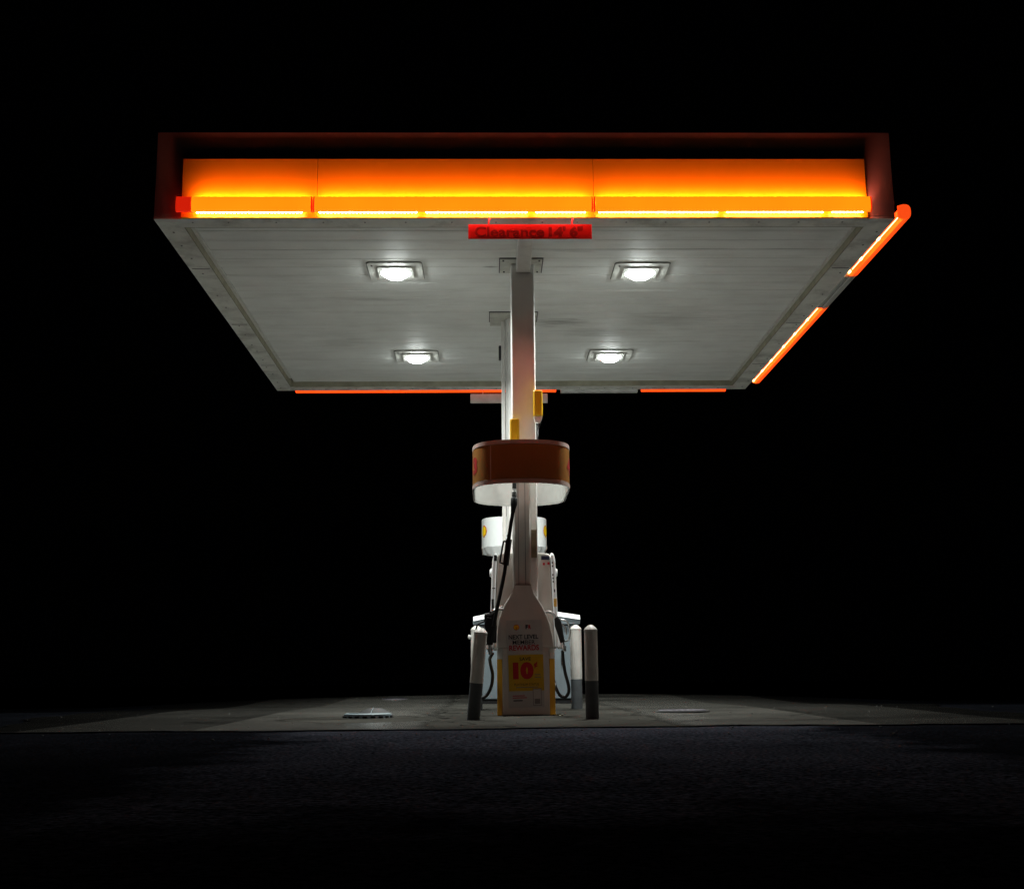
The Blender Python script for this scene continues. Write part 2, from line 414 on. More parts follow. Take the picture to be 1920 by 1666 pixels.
for i in range(0, 49):
    y = 9.5 + i * .25
    a, b = pad_edge(y, -1), pad_edge(y, 1); r = []
    for k in range(-32, 33):
        x = min(max(k * .25, a), b); r.append((x, max(y, front_edge(x)) if i == 0 else y, pad_z(x, y)))
    rows.append(r)
g.sheet(rows)
bmesh.ops.remove_doubles(g.bm, verts=g.bm.verts, dist=.0005)
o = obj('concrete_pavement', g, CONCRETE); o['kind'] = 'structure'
# tar-filled joint where the slab meets the asphalt
g = MB(); fx = [i * .1 for i in range(-43, 43)]
g.sheet([[(x, front_edge(round(x * 2) / 2) + d + .02 * math.sin(x * 9 + d * 40) + .015 * random.random(), gs(x, front_edge(x)) + .006) for x in fx] for d in (-.03, .025)])
o = obj('pavement_joint', g, JOINT); o['kind'] = 'structure'

# ------------------------------------------------------------------ canopy
CX0, CX1, CY0, CY1, CB, CS, CT = -3.47, 3.47, 10.92, 17.80, 4.58, 4.652, 5.445
LW = .232
canopy = thing('canopy', 'large white flat petrol station canopy over the pump', 'canopy', (0, (CY0 + CY1) / 2, 0))
# lip frame (flat bottom ring, mitred)
f = MB()
ix0, ix1, iy0, iy1 = CX0 + LW, CX1 - LW, CY0 + .215, CY1 - LW
def ring_piece(a, b, c, d):
    f.prism([a, b, c, d], 'z', CB, CB + .02)
e = .0025
ring_piece((CX0 + e, CY0), (CX1 - e, CY0), (ix1 - e, iy0), (ix0 + e, iy0))
ring_piece((CX0 + e, CY1), (CX1 - e, CY1), (ix1 - e, iy1), (ix0 + e, iy1))
ring_piece((CX0, CY0 + e), (ix0, iy0 + e), (ix0, iy1 - e), (CX0, CY1 - e))
ring_piece((CX1, CY0 + e), (ix1, iy0 + e), (ix1, iy1 - e), (CX1, CY1 - e))
obj('lip_frame', f, LIP, canopy)
# lap joints and screws on the lip
def bit(name, x0, x1, y0, y1):
    f = MB(); f.box(x0, x1, y0, y1, CB - .004, CB - .0005); obj(name, f, BOLT, canopy)
for x in (CX0 + .03, CX1 - LW + .02):
    for y in (12.32, 14.35, 16.3): bit('lap_joint', x, x + LW - .05, y, y + .010)
for k in range(17):
    y = CY0 + .3 + k * .4 + random.uniform(-.05, .05)
    for x in (CX0 + .07 + .03 * random.random(), CX1 - .10 + .03 * random.random()):
        if random.random() < .8: bit('screw', x, x + .016, y, y + .02)
for k in range(16):
    x = CX0 + .3 + k * .41 + random.uniform(-.06, .06); bit('screw', x, x + .014, CY0 + .08, CY0 + .095); bit('screw', x + .05, x + .064, CY1 - .1, CY1 - .085)
# inner step of the lip
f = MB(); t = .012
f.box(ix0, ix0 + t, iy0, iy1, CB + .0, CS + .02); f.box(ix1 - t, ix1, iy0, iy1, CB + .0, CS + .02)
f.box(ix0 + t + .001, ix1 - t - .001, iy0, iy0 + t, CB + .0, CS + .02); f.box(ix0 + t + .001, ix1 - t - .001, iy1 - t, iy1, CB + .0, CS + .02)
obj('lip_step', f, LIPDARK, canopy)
# white trim strips beside the step
for x in (ix0 + t + .006, ix1 - t - .036):
    y = iy0 + .03
    while y < iy1 - .3:
        l = random.choice((1.1, 1.55, 1.9)); f = MB(); f.box(x, x + .03, y, min(y + l, iy1 - .03), CS - .008, CS + .004); obj('soffit_trim', f, TRIM, canopy); y += l + .012
# soffit: full-width planks with open joints
f = MB(); y = 11.68 - .268 * 2
planks = []
while y < iy1 - t:
    planks.append((max(y, iy0 + t + .002), min(y + .268, iy1 - t - .002))); y += .268
for i, (a, b) in enumerate(planks):
    if b - a < .02: continue
    gap = random.choice((.008, .010, .011, .013))
    nseg = 14; zj = random.uniform(-.0015, .0015)
    xsg = [ix0 + .062 + (ix1 - ix0 - .124) * k / nseg for k in range(nseg + 1)]
    w = [random.uniform(-.0018, .0018) for _ in xsg]
    for sgn, (ya, yb, za, zb) in enumerate([(a + gap * .5, a + gap * .5 + .01, CS + .006, CS), (a + gap * .5 + .01, b - .006, CS, CS), (b - .006, b - gap * .25, CS, CS + .005)]):
        f.sheet([[(x, ya, za + zj + w[k]) for k, x in enumerate(xsg)], [(x, yb, zb + zj + w[k]) for k, x in enumerate(xsg)]])
# side strips beyond the plank ends
f.box(ix0 + t + .038, ix0 + .054, iy0 + t, iy1 - t, CS - .0005, CS + .012); f.box(ix1 - .054, ix1 - t - .038, iy0 + t, iy1 - t, CS - .0005, CS + .012)
obj('soffit', f, PLANK, canopy)
f = MB(); f.box(ix0 + .02, ix1 - .02, iy0 + .02, iy1 - .02, CS + .022, CS + .04); obj('soffit_backing', f, ROOF, canopy)
# fascia: four plain faces
th = .03
f = MB(); f.box(CX0, CX1, CY0, CY0 + th, CB + .021, CT, .006); obj('fascia', f, FASCIA, canopy)
f = MB(); f.box(CX0, CX1, CY1 - th, CY1, CB + .021, CT, .006); obj('fascia', f, FASCIA, canopy)
f = MB(); f.box(CX0, CX0 + th, CY0 + th + .002, CY1 - th - .002, CB + .021, CT, .006); obj('fascia', f, FASCIA, canopy)
f = MB(); f.box(CX1 - th, CX1, CY0 + th + .002, CY1 - th - .002, CB + .021, CT, .006); obj('fascia', f, FASCIA, canopy)
f = MB(); f.box(CX0 + th + .002, CX1 - th - .002, CY0 + th + .002, CY1 - th - .002, CT - .12, CT - .08); obj('roof_deck', f, ROOF, canopy)
# raised yellow fascia panels
PF = CY0 - .027       # face of the raised panels
PB = CY0 - .05        # datum the light bars are set out from
for x0, x1 in ((-3.212, -1.957), (-1.953, .627), (.631, 3.205)):
    f = MB(); f.box(x0, x1, PF, CY0 - .002, CB + .001, 5.165, .003); obj('fascia_panel', f, YELPANEL, canopy)
f = MB(); f.box(CX1 + .002, CX1 + .03, 11.15, 12.58, CB + .05, 5.165, .003); obj('fascia_panel', f, YELPANEL, canopy)
f = MB(); f.box(CX1 + .002, CX1 + .03, 13.78, 17.45, CB + .05, 5.165, .003); obj('fascia_panel', f, YELPANEL, canopy)
f = MB(); f.box(-3.2, .66, CY1 + .002, CY1 + .04, CB + .05, 5.165, .003); obj('fascia_panel', f, YELPANEL, canopy)
f = MB(); f.box(1.93, 3.2, CY1 + .002, CY1 + .04, CB + .05, 5.165, .003); obj('fascia_panel', f, YELPANEL, canopy)

# ------------------------------------------------------------------ light bars
def bar_frame(side):
    """maps (along, out, z) to world for a bar on one face of the canopy"""
    return {'front': lambda a, o_, z: (a, PB - o_, z),
            'right': lambda a, o_, z: (CX1 + .03 + o_, a, z),
            'rear': lambda a, o_, z: (a, CY1 + .04 + o_, z)}[side]
def light_bar(side, a0, a1, label, cover, red_start=0, led=True, hot=False, red_end=.012):
    F = bar_frame(side); mid = F((a0 + a1) / 2, .06, CB + .08)
    t_ = thing('light_bar', label, 'light bar', mid, 'orange glowing light bars along the canopy edge')
    hz, back = .073, .056
    zc = CB + {'front': .099, 'right': .072, 'rear': .062}[side]; dep = {'front': .034, 'right': .072, 'rear': .05}[side]
    # half-pipe cover, open towards the fascia
    prof = []
    for k in range(13):
        a = -PI / 2 + PI * k / 12
        ca, sa = math.cos(a), math.sin(a)
        prof.append((back + dep * abs(ca) ** .55, zc + hz * (abs(sa) ** .8) * (1 if sa > 0 else -1)))
    
    inner = [(o_ - .004, zc + (z - zc) * .985) for o_, z in prof]
    lid = [(.004, zc - hz * .8), (.004, zc + hz * .8)] + prof[::-1]
    s0 = a0 + red_start
    def half(mb, u0, u1, n=8):
        us = [u0 + (u1 - u0) * i / n for i in range(n + 1)]
        mb.sheet([[F(u, o_, z) for u in us] for o_, z in prof]); mb.sheet([[F(u, o_, z) for u in us] for o_, z in inner])
        for i in (0, -1):
            mb.sheet([[F(u, *prof[i]) for u in us], [F(u, *inner[i]) for u in us]])
        for u in (u0, u1):
            mb.sheet([[F(u, *p) for p in prof], [F(u, *p) for p in inner]])
    m = MB(); half(m, s0 + .014, a1 - red_end - .002, 16); obj('cover', m, cover, t_)
    for u0, u1 in ((a0, s0 + .012), (a1 - red_end, a1)):
        m = MB(); half(m, u0, u1, 2)
        for u in (u0 + .0005, u1 - .0005):
            m.poly([F(u, *p) for p in lid])
        obj('end_cap', m, CAPRED if side == 'front' else COVERRED, t_)
    # diode strip under the cover
    m = MB(); zl = CB + .034
    u = s0 + .06; run = 0; mled = LED if led else LEDDIM
    if hot:
        while u < a1 - .16:
            l = random.uniform(.42, .62); l = min(l, a1 - .1 - u)
            p0, p1 = Vector(F(u, .020, zl)), Vector(F(u + l, .020, zl)); m = MB(); m.tube([p0, p1], .0042, 8); obj('led_tube', m, LEDHOT, t_)
            q0, q1 = Vector(F(u + l + .01, .016, zl)), Vector(F(u + l + .10, .016, zl))
            m = MB(); m.tube([q0, q0.lerp(q1, .2), q0.lerp(q1, .8), q1], [.005, .013, .013, .005], 8); obj('led_coupling', m, LEDHOT, t_)
            u += l + .12
    else:
        while u < a1 - .05:
            c = Vector(F(u, .028, zl)); s_ = .0055
            m.box(c.x - (.0095 if side != 'right' else s_), c.x + (.0095 if side != 'right' else s_), c.y - s_, c.y + s_, c.z - s_, c.z + s_)
            run += 1; u += .034
            if run > 24 and random.random() < .12:
                u += .07; run = 0; obj('led_strip', m, mled, t_); m = MB()
    if not hot: obj('led_strip', m, mled, t_)
    if led:   # the diodes that wash the fascia panel above the bar
        n_ = max(1, round((a1 - s0) / .32)); st = (a1 - s0 - .06) / n_
        la = bpy.data.lights.new('bar_diodes', 'AREA'); la.shape = 'RECTANGLE'
        la.size = st * .96; la.size_y = .03; la.spread = math.radians(125); la.energy = LEDPOW * st; la.color = (1., .15, .09)
        for k in range(n_):
            lo = bpy.data.objects.new('bar_diodes', la); COL.objects.link(lo); lo.parent = t_
            um = s0 + .03 + (k + .5) * st
            pos = Vector(F(um, .022, CB + .132)); base = pos - t_.location
            tgt = Vector(F(um, .022 - 1, CB + .132 + .85)) - pos      # up and back, on to the panel
            xax = (Vector(F(1, 0, 0)) - Vector(F(0, 0, 0))).normalized()
            zax = -tgt.normalized(); yax = zax.cross(xax).normalized()
            lo.matrix_local = Matrix.Translation(base) @ Matrix((xax, yax, zax)).transposed().to_4x4()
    return t_
LEDPOW = 11.5
light_bar('front', -3.235, -1.985, 'short amber light bar on the front fascia, deep red at its outer end', COVERORANGE, .13)
light_bar('front', -1.975, .612, 'long middle amber light bar on the front fascia, above the clearance sign', COVERORANGE)
light_bar('front', .622, 3.215, 'long amber light bar on the front fascia, nearest the grey side sign box', COVERORANGE)
light_bar('right', 10.93, 12.60, 'short red light bar on the side edge, from the front corner to the grey box', COVERRED, hot=True, red_end=.13)
light_bar('right', 13.76, 17.45, 'long red light bar on the side edge, from the grey box to the rear corner', COVERRED, hot=True)
light_bar('rear', -3.21, -1.893, 'thin red light bar on the rear edge, farthest from the rear grey box', COVERRED, led=False)
light_bar('rear', -1.885, -.442, 'thin red light bar on the rear edge, second from the left rear corner', COVERRED, led=False)
light_bar('rear', -.434, .655, 'thin red light bar on the rear edge, behind the columns above the grey sign', COVERRED, led=False)
light_bar('rear', 1.93, 3.19, 'thin red light bar on the rear edge, alone past the grey box', COVERRED, led=False)

# emblem boxes hung on the side and rear edges (seen from below as grey undersides)
b = thing('sign_box', 'grey sign box on the side edge between two red light bars', 'sign box', (CX1 + .08, 13.18, CB), 'grey sign boxes on the canopy edge')
m = MB(); m.box(CX1 + .003, CX1 + .055, 12.615, 13.75, CB - .006, CB + .86, .012); obj('box_body', m, BOXGREY, b)
m = MB(); m.prism([(CX1 + .057, CB - .012), (CX1 + .13, CB + .0), (CX1 + .15, CB + .06), (CX1 + .15, CB + .80), (CX1 + .12, CB + .86), (CX1 + .057, CB + .86)], 'y', 12.615, 13.75, .01); obj('sign_face', m, SIGNGREY, b)
b = thing('sign_box', 'grey sign box on the rear edge between red light bars', 'sign box', (1.3, CY1 + .08, CB), 'grey sign boxes on the canopy edge')
m = MB(); m.box(.72, 1.87, CY1 + .003, CY1 + .10, CB - .035, CB + .8, .01); obj('box_body', m, SIGNGREY, b)
m = MB(); m.box(.74, 1.85, CY1 + .102, CY1 + .15, CB - .015, CB + .78, .012); obj('sign_face', m, BOXGREY, b)

# ------------------------------------------------------------------ clearance signs
cs = thing('clearance_sign', 'red clearance 14 foot 6 sign hanging under the front fascia', 'sign', (.03, 10.872, 4.436), 'clearance signs hanging from the canopy')
m = MB(); m.box(-.575, .575, 0, .012, -.071, .071, .003); obj('board', m, SIGNRED, cs, world=False)
for tx, u0, u1, v0 in (('Clearance', -.516, .132, -.052), ('14\'', .172, .330, -.052), ('6"', .366, .491, -.052)):
    m = MB(); add_text(m, tx, u0, u1, v0, .048, lambda u, v: (u, -.0018, v), bold=.02 if tx[0] == 'C' else .045); obj('lettering', m, LETTERRED, cs, world=False)
for x in (-.385, .39):
    m = MB(); m.tube([(x, .004, .065), (x, .004, .105), (x + .01, .004, .12), (x + .004, .01, .15)], .007, 8); obj('hanger', m, SIGNRED, cs, world=False)
r = dup(cs, (-.045, 17.93, 4.478), 'grey back of the clearance sign hanging under the rear edge', rotz=PI)
for ch in r.children:
    if ch.name.startswith('board'): ch.data = ch.data.copy(); ch.data.materials[0] = SIGNGREY
    if ch.name.startswith('hanger'): ch.data = ch.data.copy(); ch.data.materials[0] = SIGNGREY

# ------------------------------------------------------------------ canopy lights
def rrect(w, h, r, n=5):
    P = []
    for cx, cy, a0 in ((w - r, h - r, 0), (-w + r, h - r, 90), (-w + r, -h + r, 180), (w - r, -h + r, 270)):
        for k in range(n + 1):
            a = math.radians(a0 + 90 * k / n); P.append((cx + r * math.cos(a), cy + r * math.sin(a)))
    return P
cl = thing('canopy_light', 'x', 'ceiling light', (-1.345, 12.605, CS), 'white lamps in the canopy ceiling')
m = MB(); m.prism(rrect(.29, .285, .045), 'z', -.014, .004, .004); obj('mount_plate', m, TRIM, cl, world=False)
m = MB(); m.prism(rrect(.296, .291, .048), 'z', -.0035, .003); obj('gasket', m, BOLT, cl, world=False)
m = MB(); m.prism(rrect(.19, .17, .02), 'z', -.028, -.0145, .004); obj('bezel', m, TRIM, cl, world=False)
for sx, sy in ((-.24, -.2),):
    m = MB(); m.lathe([(0, -.020), (.011, -.020), (.011, -.013)], (sx, sy, 0), 10); obj('screw', m, BOLT, cl, world=False)
m = MB(); m.lathe([(.127, -.036), (.165, -.0335), (.168, -.0282)], (0, 0, 0), 40); obj('halo_ring', m, LAMPHALO, cl, world=False)
m = MB(); m.lathe([(0, -.090), (.045, -.0885), (.09, -.079), (.118, -.060), (.130, -.0285)], (0, 0, 0), 32); obj('lens', m, LAMPLENS, cl, world=False)
LAMPPOW = 122
la = bpy.data.lights.new('lamp_beam', 'AREA'); la.shape = 'DISK'; la.size = .22; la.energy = LAMPPOW; la.color = (.95, 1., .96); la.spread = math.radians(145)
lo = bpy.data.objects.new('lamp_beam', la); COL.objects.link(lo); lo.parent = cl; lo.location = (0, 0, -.104)
cl['label'] = 'white lamp in the canopy ceiling, front row, towards the plain side'
dup(cl, (1.272, 12.63, CS), 'white lamp in the canopy ceiling, front row, towards the side with red light bars')
dup(cl, (-1.315, 16.115, CS), 'white lamp in the canopy ceiling, rear row, towards the plain side')
dup(cl, (1.285, 16.10, CS), 'white lamp in the canopy ceiling, rear row, towards the side with red light bars')

# ------------------------------------------------------------------ columns
c = thing('column', 'square white front column rising from the pump through the ceiling plate', 'column', (0, 12.46, 0), 'columns carrying the canopy')
m = MB(); m.box(-.124, .124, 12.345, 12.60, .03, CS - .016, .018, 4); obj('shaft', m, COLUMN, c)
m = MB(); m.box(-.232, .205, 12.215, 12.66, CS - .014, CS + .003, .002); obj('ceiling_plate', m, PLATE, c)
m = MB()
m.box(-.242, .215, 12.203, 12.2135, CS - .010, CS + .002); m.box(-.244, -.2335, 12.214, 12.66, CS - .010, CS + .002); m.box(.2065, .217, 12.214, 12.66, CS - .010, CS + .002)
for x, y in ((-.20, 12.25), (.175, 12.25), (-.19, 12.60), (.165, 12.60)): m.lathe([(0, CS - .024), (.01, CS - .024), (.01, CS - .013)], (x, y, 0), 8)
obj('plate_joint', m, BOLT, c)
m = MB(); m.box(-.066, .080, 11.15, 12.335, CS - .115, CS - .001, .006); obj('conduit_box', m, COLUMN, c)

c = thing('column', 'white rear column with a rounded cover, half hidden behind the front one', 'column', (-.05, 14.5, 0), 'columns carrying the canopy')
m = MB()
pl = [(-.150 + .05 * math.cos(math.radians(180 + 90 - 90 * k / 5)) - .0, 14.36 + .05 - .05 * math.cos(math.radians(90 * k / 5))) for k in range(6)]
m.prism([(-.150, 14.62), (-.150, 14.40), (-.142, 14.36), (-.12, 14.33), (-.08, 14.31), (.02, 14.31), (.06, 14.33), (.082, 14.36), (.09, 14.40), (.09, 14.62)], 'z', .03, CS - .016); obj('shaft', m, COLUMN, c)
m = MB(); m.box(-.200, -.156, 14.43, 14.60, .03, CS - .020, .008); obj('pipe_cover', m, COLUMN, c)
m = MB(); m.box(-.335, .225, 14.11, 14.66, CS - .012, CS + .003, .002); obj('ceiling_plate', m, PLATE, c)
m = MB(); m.box(-.345, .235, 14.10, 14.1085, CS - .010, CS + .002); m.box(-.347, -.337, 14.11, 14.5, CS - .010, CS + .002); m.box(.227, .237, 14.11, 14.5, CS - .010, CS + .002)
obj('plate_joint', m, BOLT, c)
m = MB(); m.box(-.232, -.202, 14.44, 14.52, 4.16, 4.33, .006); obj('junction_box', m, BLACKPL, c)

# ------------------------------------------------------------------ pump number drums
def drum_plan(hw=.48, front=-.80, corner=-.42, n=9):
    """rounded barrel plan as closed list, counter-clockwise, starting front centre; also used for bending digits"""
    P = []
    # front arc from centre to right corner with a rounded shoulder
    q = [(0, front), (.14, front + .012), (.26, front + .05), (.35, front + .105), (.415, front + .18), (.453, front + .27), (.472, front + .37), (hw, front + .50), (hw, 0)]
    right = q; 
    back = [(x, -y) for x, y in q[::-1]][1:]
    r = right + back
    l = [(-x, y) for x, y in r[::-1]][1:-1]
    return r + l
def cr(P, per=6):
    out = []; n = len(P)
    for i in range(n):
        p0, p1, p2, p3 = (Vector(P[(i + k - 1) % n]) for k in range(4))
        for s_ in range(per):
            t_ = s_ / per
            out.append(.5 * ((2 * p1) + (-p0 + p2) * t_ + (2 * p0 - 5 * p1 + 4 * p2 - p3) * t_ ** 2 + (-p0 + 3 * p1 - 3 * p2 + p3) * t_ ** 3))
    return out
PLAN = cr(drum_plan())
def plan_at(s_):
    """point and outward normal at arc length s_ from the front centre (positive towards +x)"""
    n = len(PLAN); i = 0; step = 1 if s_ >= 0 else -1; d = abs(s_)
    while True:
        a, b = PLAN[i % n], PLAN[(i + step) % n]; l = (b - a).length
        if d <= l:
            p = a.lerp(b, d / l); t_ = (b - a).normalized() * step
            return p, Vector((t_.y, -t_.x))
        d -= l; i += step
def drum(loc, label, band, digits=None, h=.427, emblem=False):
    t_ = thing('number_drum', label, 'pump sign', loc, 'drum shaped pump signs over the island')
    n = len(PLAN)
    def ringmesh(mb, z0, z1, off, off2):
        A = [[(p.x * (1 + off / .48), p.y * (1 + off / .8), z) for p in PLAN + PLAN[:1]] for z in (z0, z1)]
        B = [[(p.x * (1 - off2 / .48), p.y * (1 - off2 / .8), z) for p in PLAN + PLAN[:1]] for z in (z0, z1)]
        mb.sheet(A); mb.sheet(B); mb.sheet([A[0], B[0]]); mb.sheet([A[1], B[1]])
    m = MB(); ringmesh(m, 0, h, 0, .010); obj('shell', m, DRUMWHITE, t_, world=False)
    m = MB(); ringmesh(m, .004, h - .004, -.0125, .016); obj('liner', m, DRUMLINER if band else DRUMWHITE, t_, world=False)
    if band:
        m = MB(); ringmesh(m, .045, h - .045, .0035, -.001); obj('orange_band', m, DRUMORANGE, t_, world=False)
        m = MB(); ringmesh(m, .001, .040, .006, -.0005); obj('lower_trim', m, DRUMTRIM, t_, world=False)
        m = MB(); ringmesh(m, h - .040, h - .001, .006, -.0005); obj('upper_trim', m, DRUMTRIM, t_, world=False)
        m = MB(); ringmesh(m, h - .12, h - .10, -.10, .14)
        m = MB()
        for s_ in (-.315,):
            p, nn = plan_at(s_); tt = Vector((-nn.y, nn.x))
            a, b = p + nn * .006 - tt * .006, p + nn * .006 + tt * .006
            m.sheet([[(a.x, a.y, .042), (b.x, b.y, .042)], [(a.x, a.y, h - .042), (b.x, b.y, h - .042)]])
        obj('band_seam', m, DRUMTRIM, t_, world=False)
    for ch, s_ in (digits or ()):
        def fn(u, v):
            p, nn = plan_at(u); q = p + nn * .0072
            return (q.x, q.y, v)
        m = MB(); vs, fs = text_faces(ch, .05)
        # cut long faces so that the digit bends round the corner
        wd = .16
        me = bmesh.new(); V = [me.verts.new((a * wd, b * .17, 0)) for a, b in vs]
        for f_ in fs: me.faces.new([V[i] for i in f_])
        for k in range(1, 16):
            bmesh.ops.bisect_plane(me, geom=me.verts[:] + me.edges[:] + me.faces[:], plane_co=(wd * k / 16, 0, 0), plane_no=(1, 0, 0))
        for v in me.verts: v.co = Vector(fn(s_ - wd / 2 + v.co.x, .13 + v.co.y))
        m.join(me); obj('digit', m, DIGIT, t_, world=False)
    if emblem:
        for s_ in (-.545, .575):
            for rr, mt, off, nm in ((.092, EMBRED, .0030, 'emblem_rim'), (.080, EMBYEL, .0055, 'emblem')):
                m = MB(); vs = []
                for u, v in shell_outline(rr):
                    p, nn = plan_at(s_ + u); q = p + nn * off; vs.append((q.x, q.y, .235 + v))
                p, nn = plan_at(s_); q = p + nn * (off + .001); cvert = m.bm.verts.new((q.x, q.y, .235)); V = [m.bm.verts.new(v) for v in vs]
                for k in range(len(V)): m.bm.faces.new((cvert, V[k], V[(k + 1) % len(V)]))
                obj(nm, m, mt, t_, world=False)
    # corner brackets and inner struts
    for sx in (-1, 1):
        m = MB(); m.prism([(-.40, .03), (-.40, -.012), (.42, -.012), (.42, .03)], 'x', sx * .476 - .004, sx * .476 + .004); obj('bracket', m, BLACKPL if band else DRUMTRIM, t_, world=False)
        for yy in (-.3, .3):
            m = MB(); m.box(min(0, sx * .455), max(0, sx * .455), yy - .02, yy + .02, h * .55, h * .55 + .03); obj('strut', m, DRUMWHITE, t_, world=False)
    return t_
D1 = (-.04, 12.50, 2.207)
drum(D1, 'unlit orange banded drum sign with numbers 3 and 4 on the front column', True, digits=(('3', -.585), ('4', .61)))
drum((.02, 18.55, 2.262), 'brightly lit white drum sign with yellow emblems, behind the rear column', False, emblem=True)
m = MB(); m.box(-.06, .08, 18.48, 18.62, .05, 2.62, .01)
tag(obj('post', m, COLUMN), 'plain white post carrying the white drum sign', 'post')

# ------------------------------------------------------------------ hose retractors on the front column
def retractor(loc, label, r=.046, h=.27):
    t_ = thing('hose_retractor', label, 'hose retractor', loc, 'yellow hose retractors on the front column')
    m = MB(); m.prism(rrect(r, r * .9, .018), 'z', 0, h, .012); obj('housing', m, YELLOW, t_, world=False)
    m = MB(); m.prism([(-r * .92, -.002), (r * .96, -.002), (r * .88, -.02), (.018, -.075), (-.03, -.06), (-r * .8, -.045)], 'y', -.03, .03, .004); obj('guide', m, WHITE, t_, world=False)
    m = MB(); m.tube([(.02, 0, -.06), (.012, 0, -.085), (.0, .0, -.11)], .014, 10); obj('cable_stop', m, BLACK, t_, world=False)
    m = MB(); m.tube([(.0, 0, -.108), (-.02, .0, -.5)], .003, 6); obj('cable', m, BLACK, t_, world=False)
    return t_
retractor((-.098, 12.28, 2.68), 'yellow hose retractor standing low behind the orange drum rim', h=.275)
retractor((.142, 12.29, 2.985), 'yellow hose retractor high on the outer side of the front column', h=.268)

# ------------------------------------------------------------------ bottle shaped pump end pillar
Yb = 12.10
def bx(px, y=None): return (px - 986.5) * .005234 + .0   # photo measure -> metres at the pillar face
pil = thing('pump_pillar', 'white bottle shaped pump end with narrow neck and yellow corners', 'pump housing', (0, Yb, .02))
zb, zs, zn = .018, .655, 1.262
L_ = [(-.292, zs), (-.292, .76), (-.286, .85), (-.270, .94), (-.243, 1.02), (-.205, 1.09), (-.168, 1.145), (-.140, 1.195), (-.124, 1.25), (-.122, zn)]
R_ = [(.048, zn), (.052, 1.235), (.075, 1.18), (.112, 1.12), (.155, 1.05), (.195, .965), (.225, .88), (.248, .78), (.262, zs)]
m = MB(); m.prism(L_ + R_, 'y', Yb, Yb + .22, .008); obj('shoulder', m, PUMPWHITE, pil)
m = MB(); m.box(-.240, .212, Yb - .004, Yb + .20, zb, zs - .002, .006); obj('front_panel', m, PUMPWHITE, pil)
for a, b in ((-.291, -.243), (.215, .268)):
    sx = -1 if a < 0 else 1
    ii, oo = (b, a) if sx < 0 else (a, b)
    P4 = [(ii, Yb + .002), (oo, Yb + .035), (oo, Yb + .20), (ii, Yb + .20)]
    m = MB(); m.prism(P4, 'z', .55, zs - .003); obj('corner_cap', m, PUMPWHITE, pil)
    m = MB(); m.prism(P4, 'z', zb, .548); obj('yellow_corner', m, PUMPYELLOW, pil)
m = MB(); m.prism([(-.122, 12.145), (-.108, 12.13), (.036, 12.13), (.048, 12.145), (.048, 12.33), (-.122, 12.33)], 'z', zn + .002, 2.60); obj('neck', m, PUMPWHITE, pil)
m = MB()
for x in (-.073, -.006): m.box(x - .002, x + .002, 12.1275, 12.1297, zn + .004, 2.6)
m.box(-.12, .046, 12.10, 12.128, zn - .0005, zn + .0018)
obj('neck_seam', m, BOLT, pil)
m = MB(); m.box(-.28, .26, Yb + .012, Yb + .2, -.02, zb - .001); obj('plinth', m, mat('plinth_dark_red', (.035, .008, .006), .8), pil)
m = MB(); m.box(.060, .115, 12.325, 12.342, 1.55, 1.83, .002)
tag(obj('notice', m, PAPER), 'small brown paper notice taped low on the front column', 'notice')

# ------------------------------------------------------------------ poster on the pillar
PW, PH = .345, .832
po = thing('poster', 'fuel rewards poster with a yellow save 10 cents block on the pump end', 'poster', (-.02, Yb - .0055, .505))
po.rotation_euler = (0, math.radians(-1.2), 0)
def PU(x): return (x - 682) / 520 * PW          # poster artwork measured on an enlargement
def PV(y): return (825 - y) / 1250 * PH
def flat(off): return lambda u, v: (u, -off, v)
m = MB(); m.box(-PW / 2, PW / 2, 0, .003, -PH / 2, PH / 2); obj('sheet', m, POSTER, po, world=False)
m = MB(); m.box(PU(436), PU(946), -.0012, -.0004, PV(1215), PV(700)); obj('yellow_block', m, POSTYEL, po, world=False)
def wording(txt, x0, x1, y0, y1, mt, bold):
    m = MB(); add_text(m, txt, PU(x0), PU(x1), PV(y1), PV(y0), flat(.0026), bold); obj('wording', m, mt, po, world=False)
wording('NEXT LEVEL', 450, 885, 412, 475, INKBLACK, .02)
wording('MEMBER', 507, 835, 490, 550, INKBLACK, .004)
wording('REWARDS', 455, 890, 560, 640, INKRED, .022)
wording('SAVE', 600, 765, 735, 785, INKBLACK, .016)
wording('10', 500, 800, 805, 1050, INKRED, .075)
wording('\u00a2', 808, 862, 805, 895, INKRED, .05)
wording('PLATINUM STATUS', 515, 872, 1107, 1140, INKBLACK, .0)
m = MB()
for x0, x1, y in ((815, 900, 985), (815, 908, 1022), (540, 860, 1160)):
    m.box(PU(x0), PU(x1), -.0024, -.0016, PV(y + 9), PV(y - 4))
obj('small_print', m, INKGREY, po, world=False)
m = MB()
for x0, x1, y in ((485, 665, 1280), (485, 690, 1308)): m.box(PU(x0), PU(x1), -.0012, -.0004, PV(y + 8), PV(y - 4))
obj('small_print', m, INKRED, po, world=False)
m = MB(); m.box(PU(495), PU(628), -.0012, -.0004, PV(1358), PV(1342)); obj('small_print', m, INKBLACK, po, world=False)
m = MB(); m.box(PU(780), PU(905), -.0022, -.0014, PV(1428), PV(1183)); obj('phone_outline', m, INKGREY, po, world=False)
m = MB(); m.box(PU(788), PU(897), -.0030, -.0024, PV(1420), PV(1194)); obj('phone_screen', m, POSTER, po, world=False)
m = MB(); m.box(PU(803), PU(884), -.0038, -.0032, PV(1402), PV(1330)); m.box(PU(815), PU(862), -.0038, -.0032, PV(1196), PV(1186)); obj('phone_block', m, INKGREY, po, world=False)
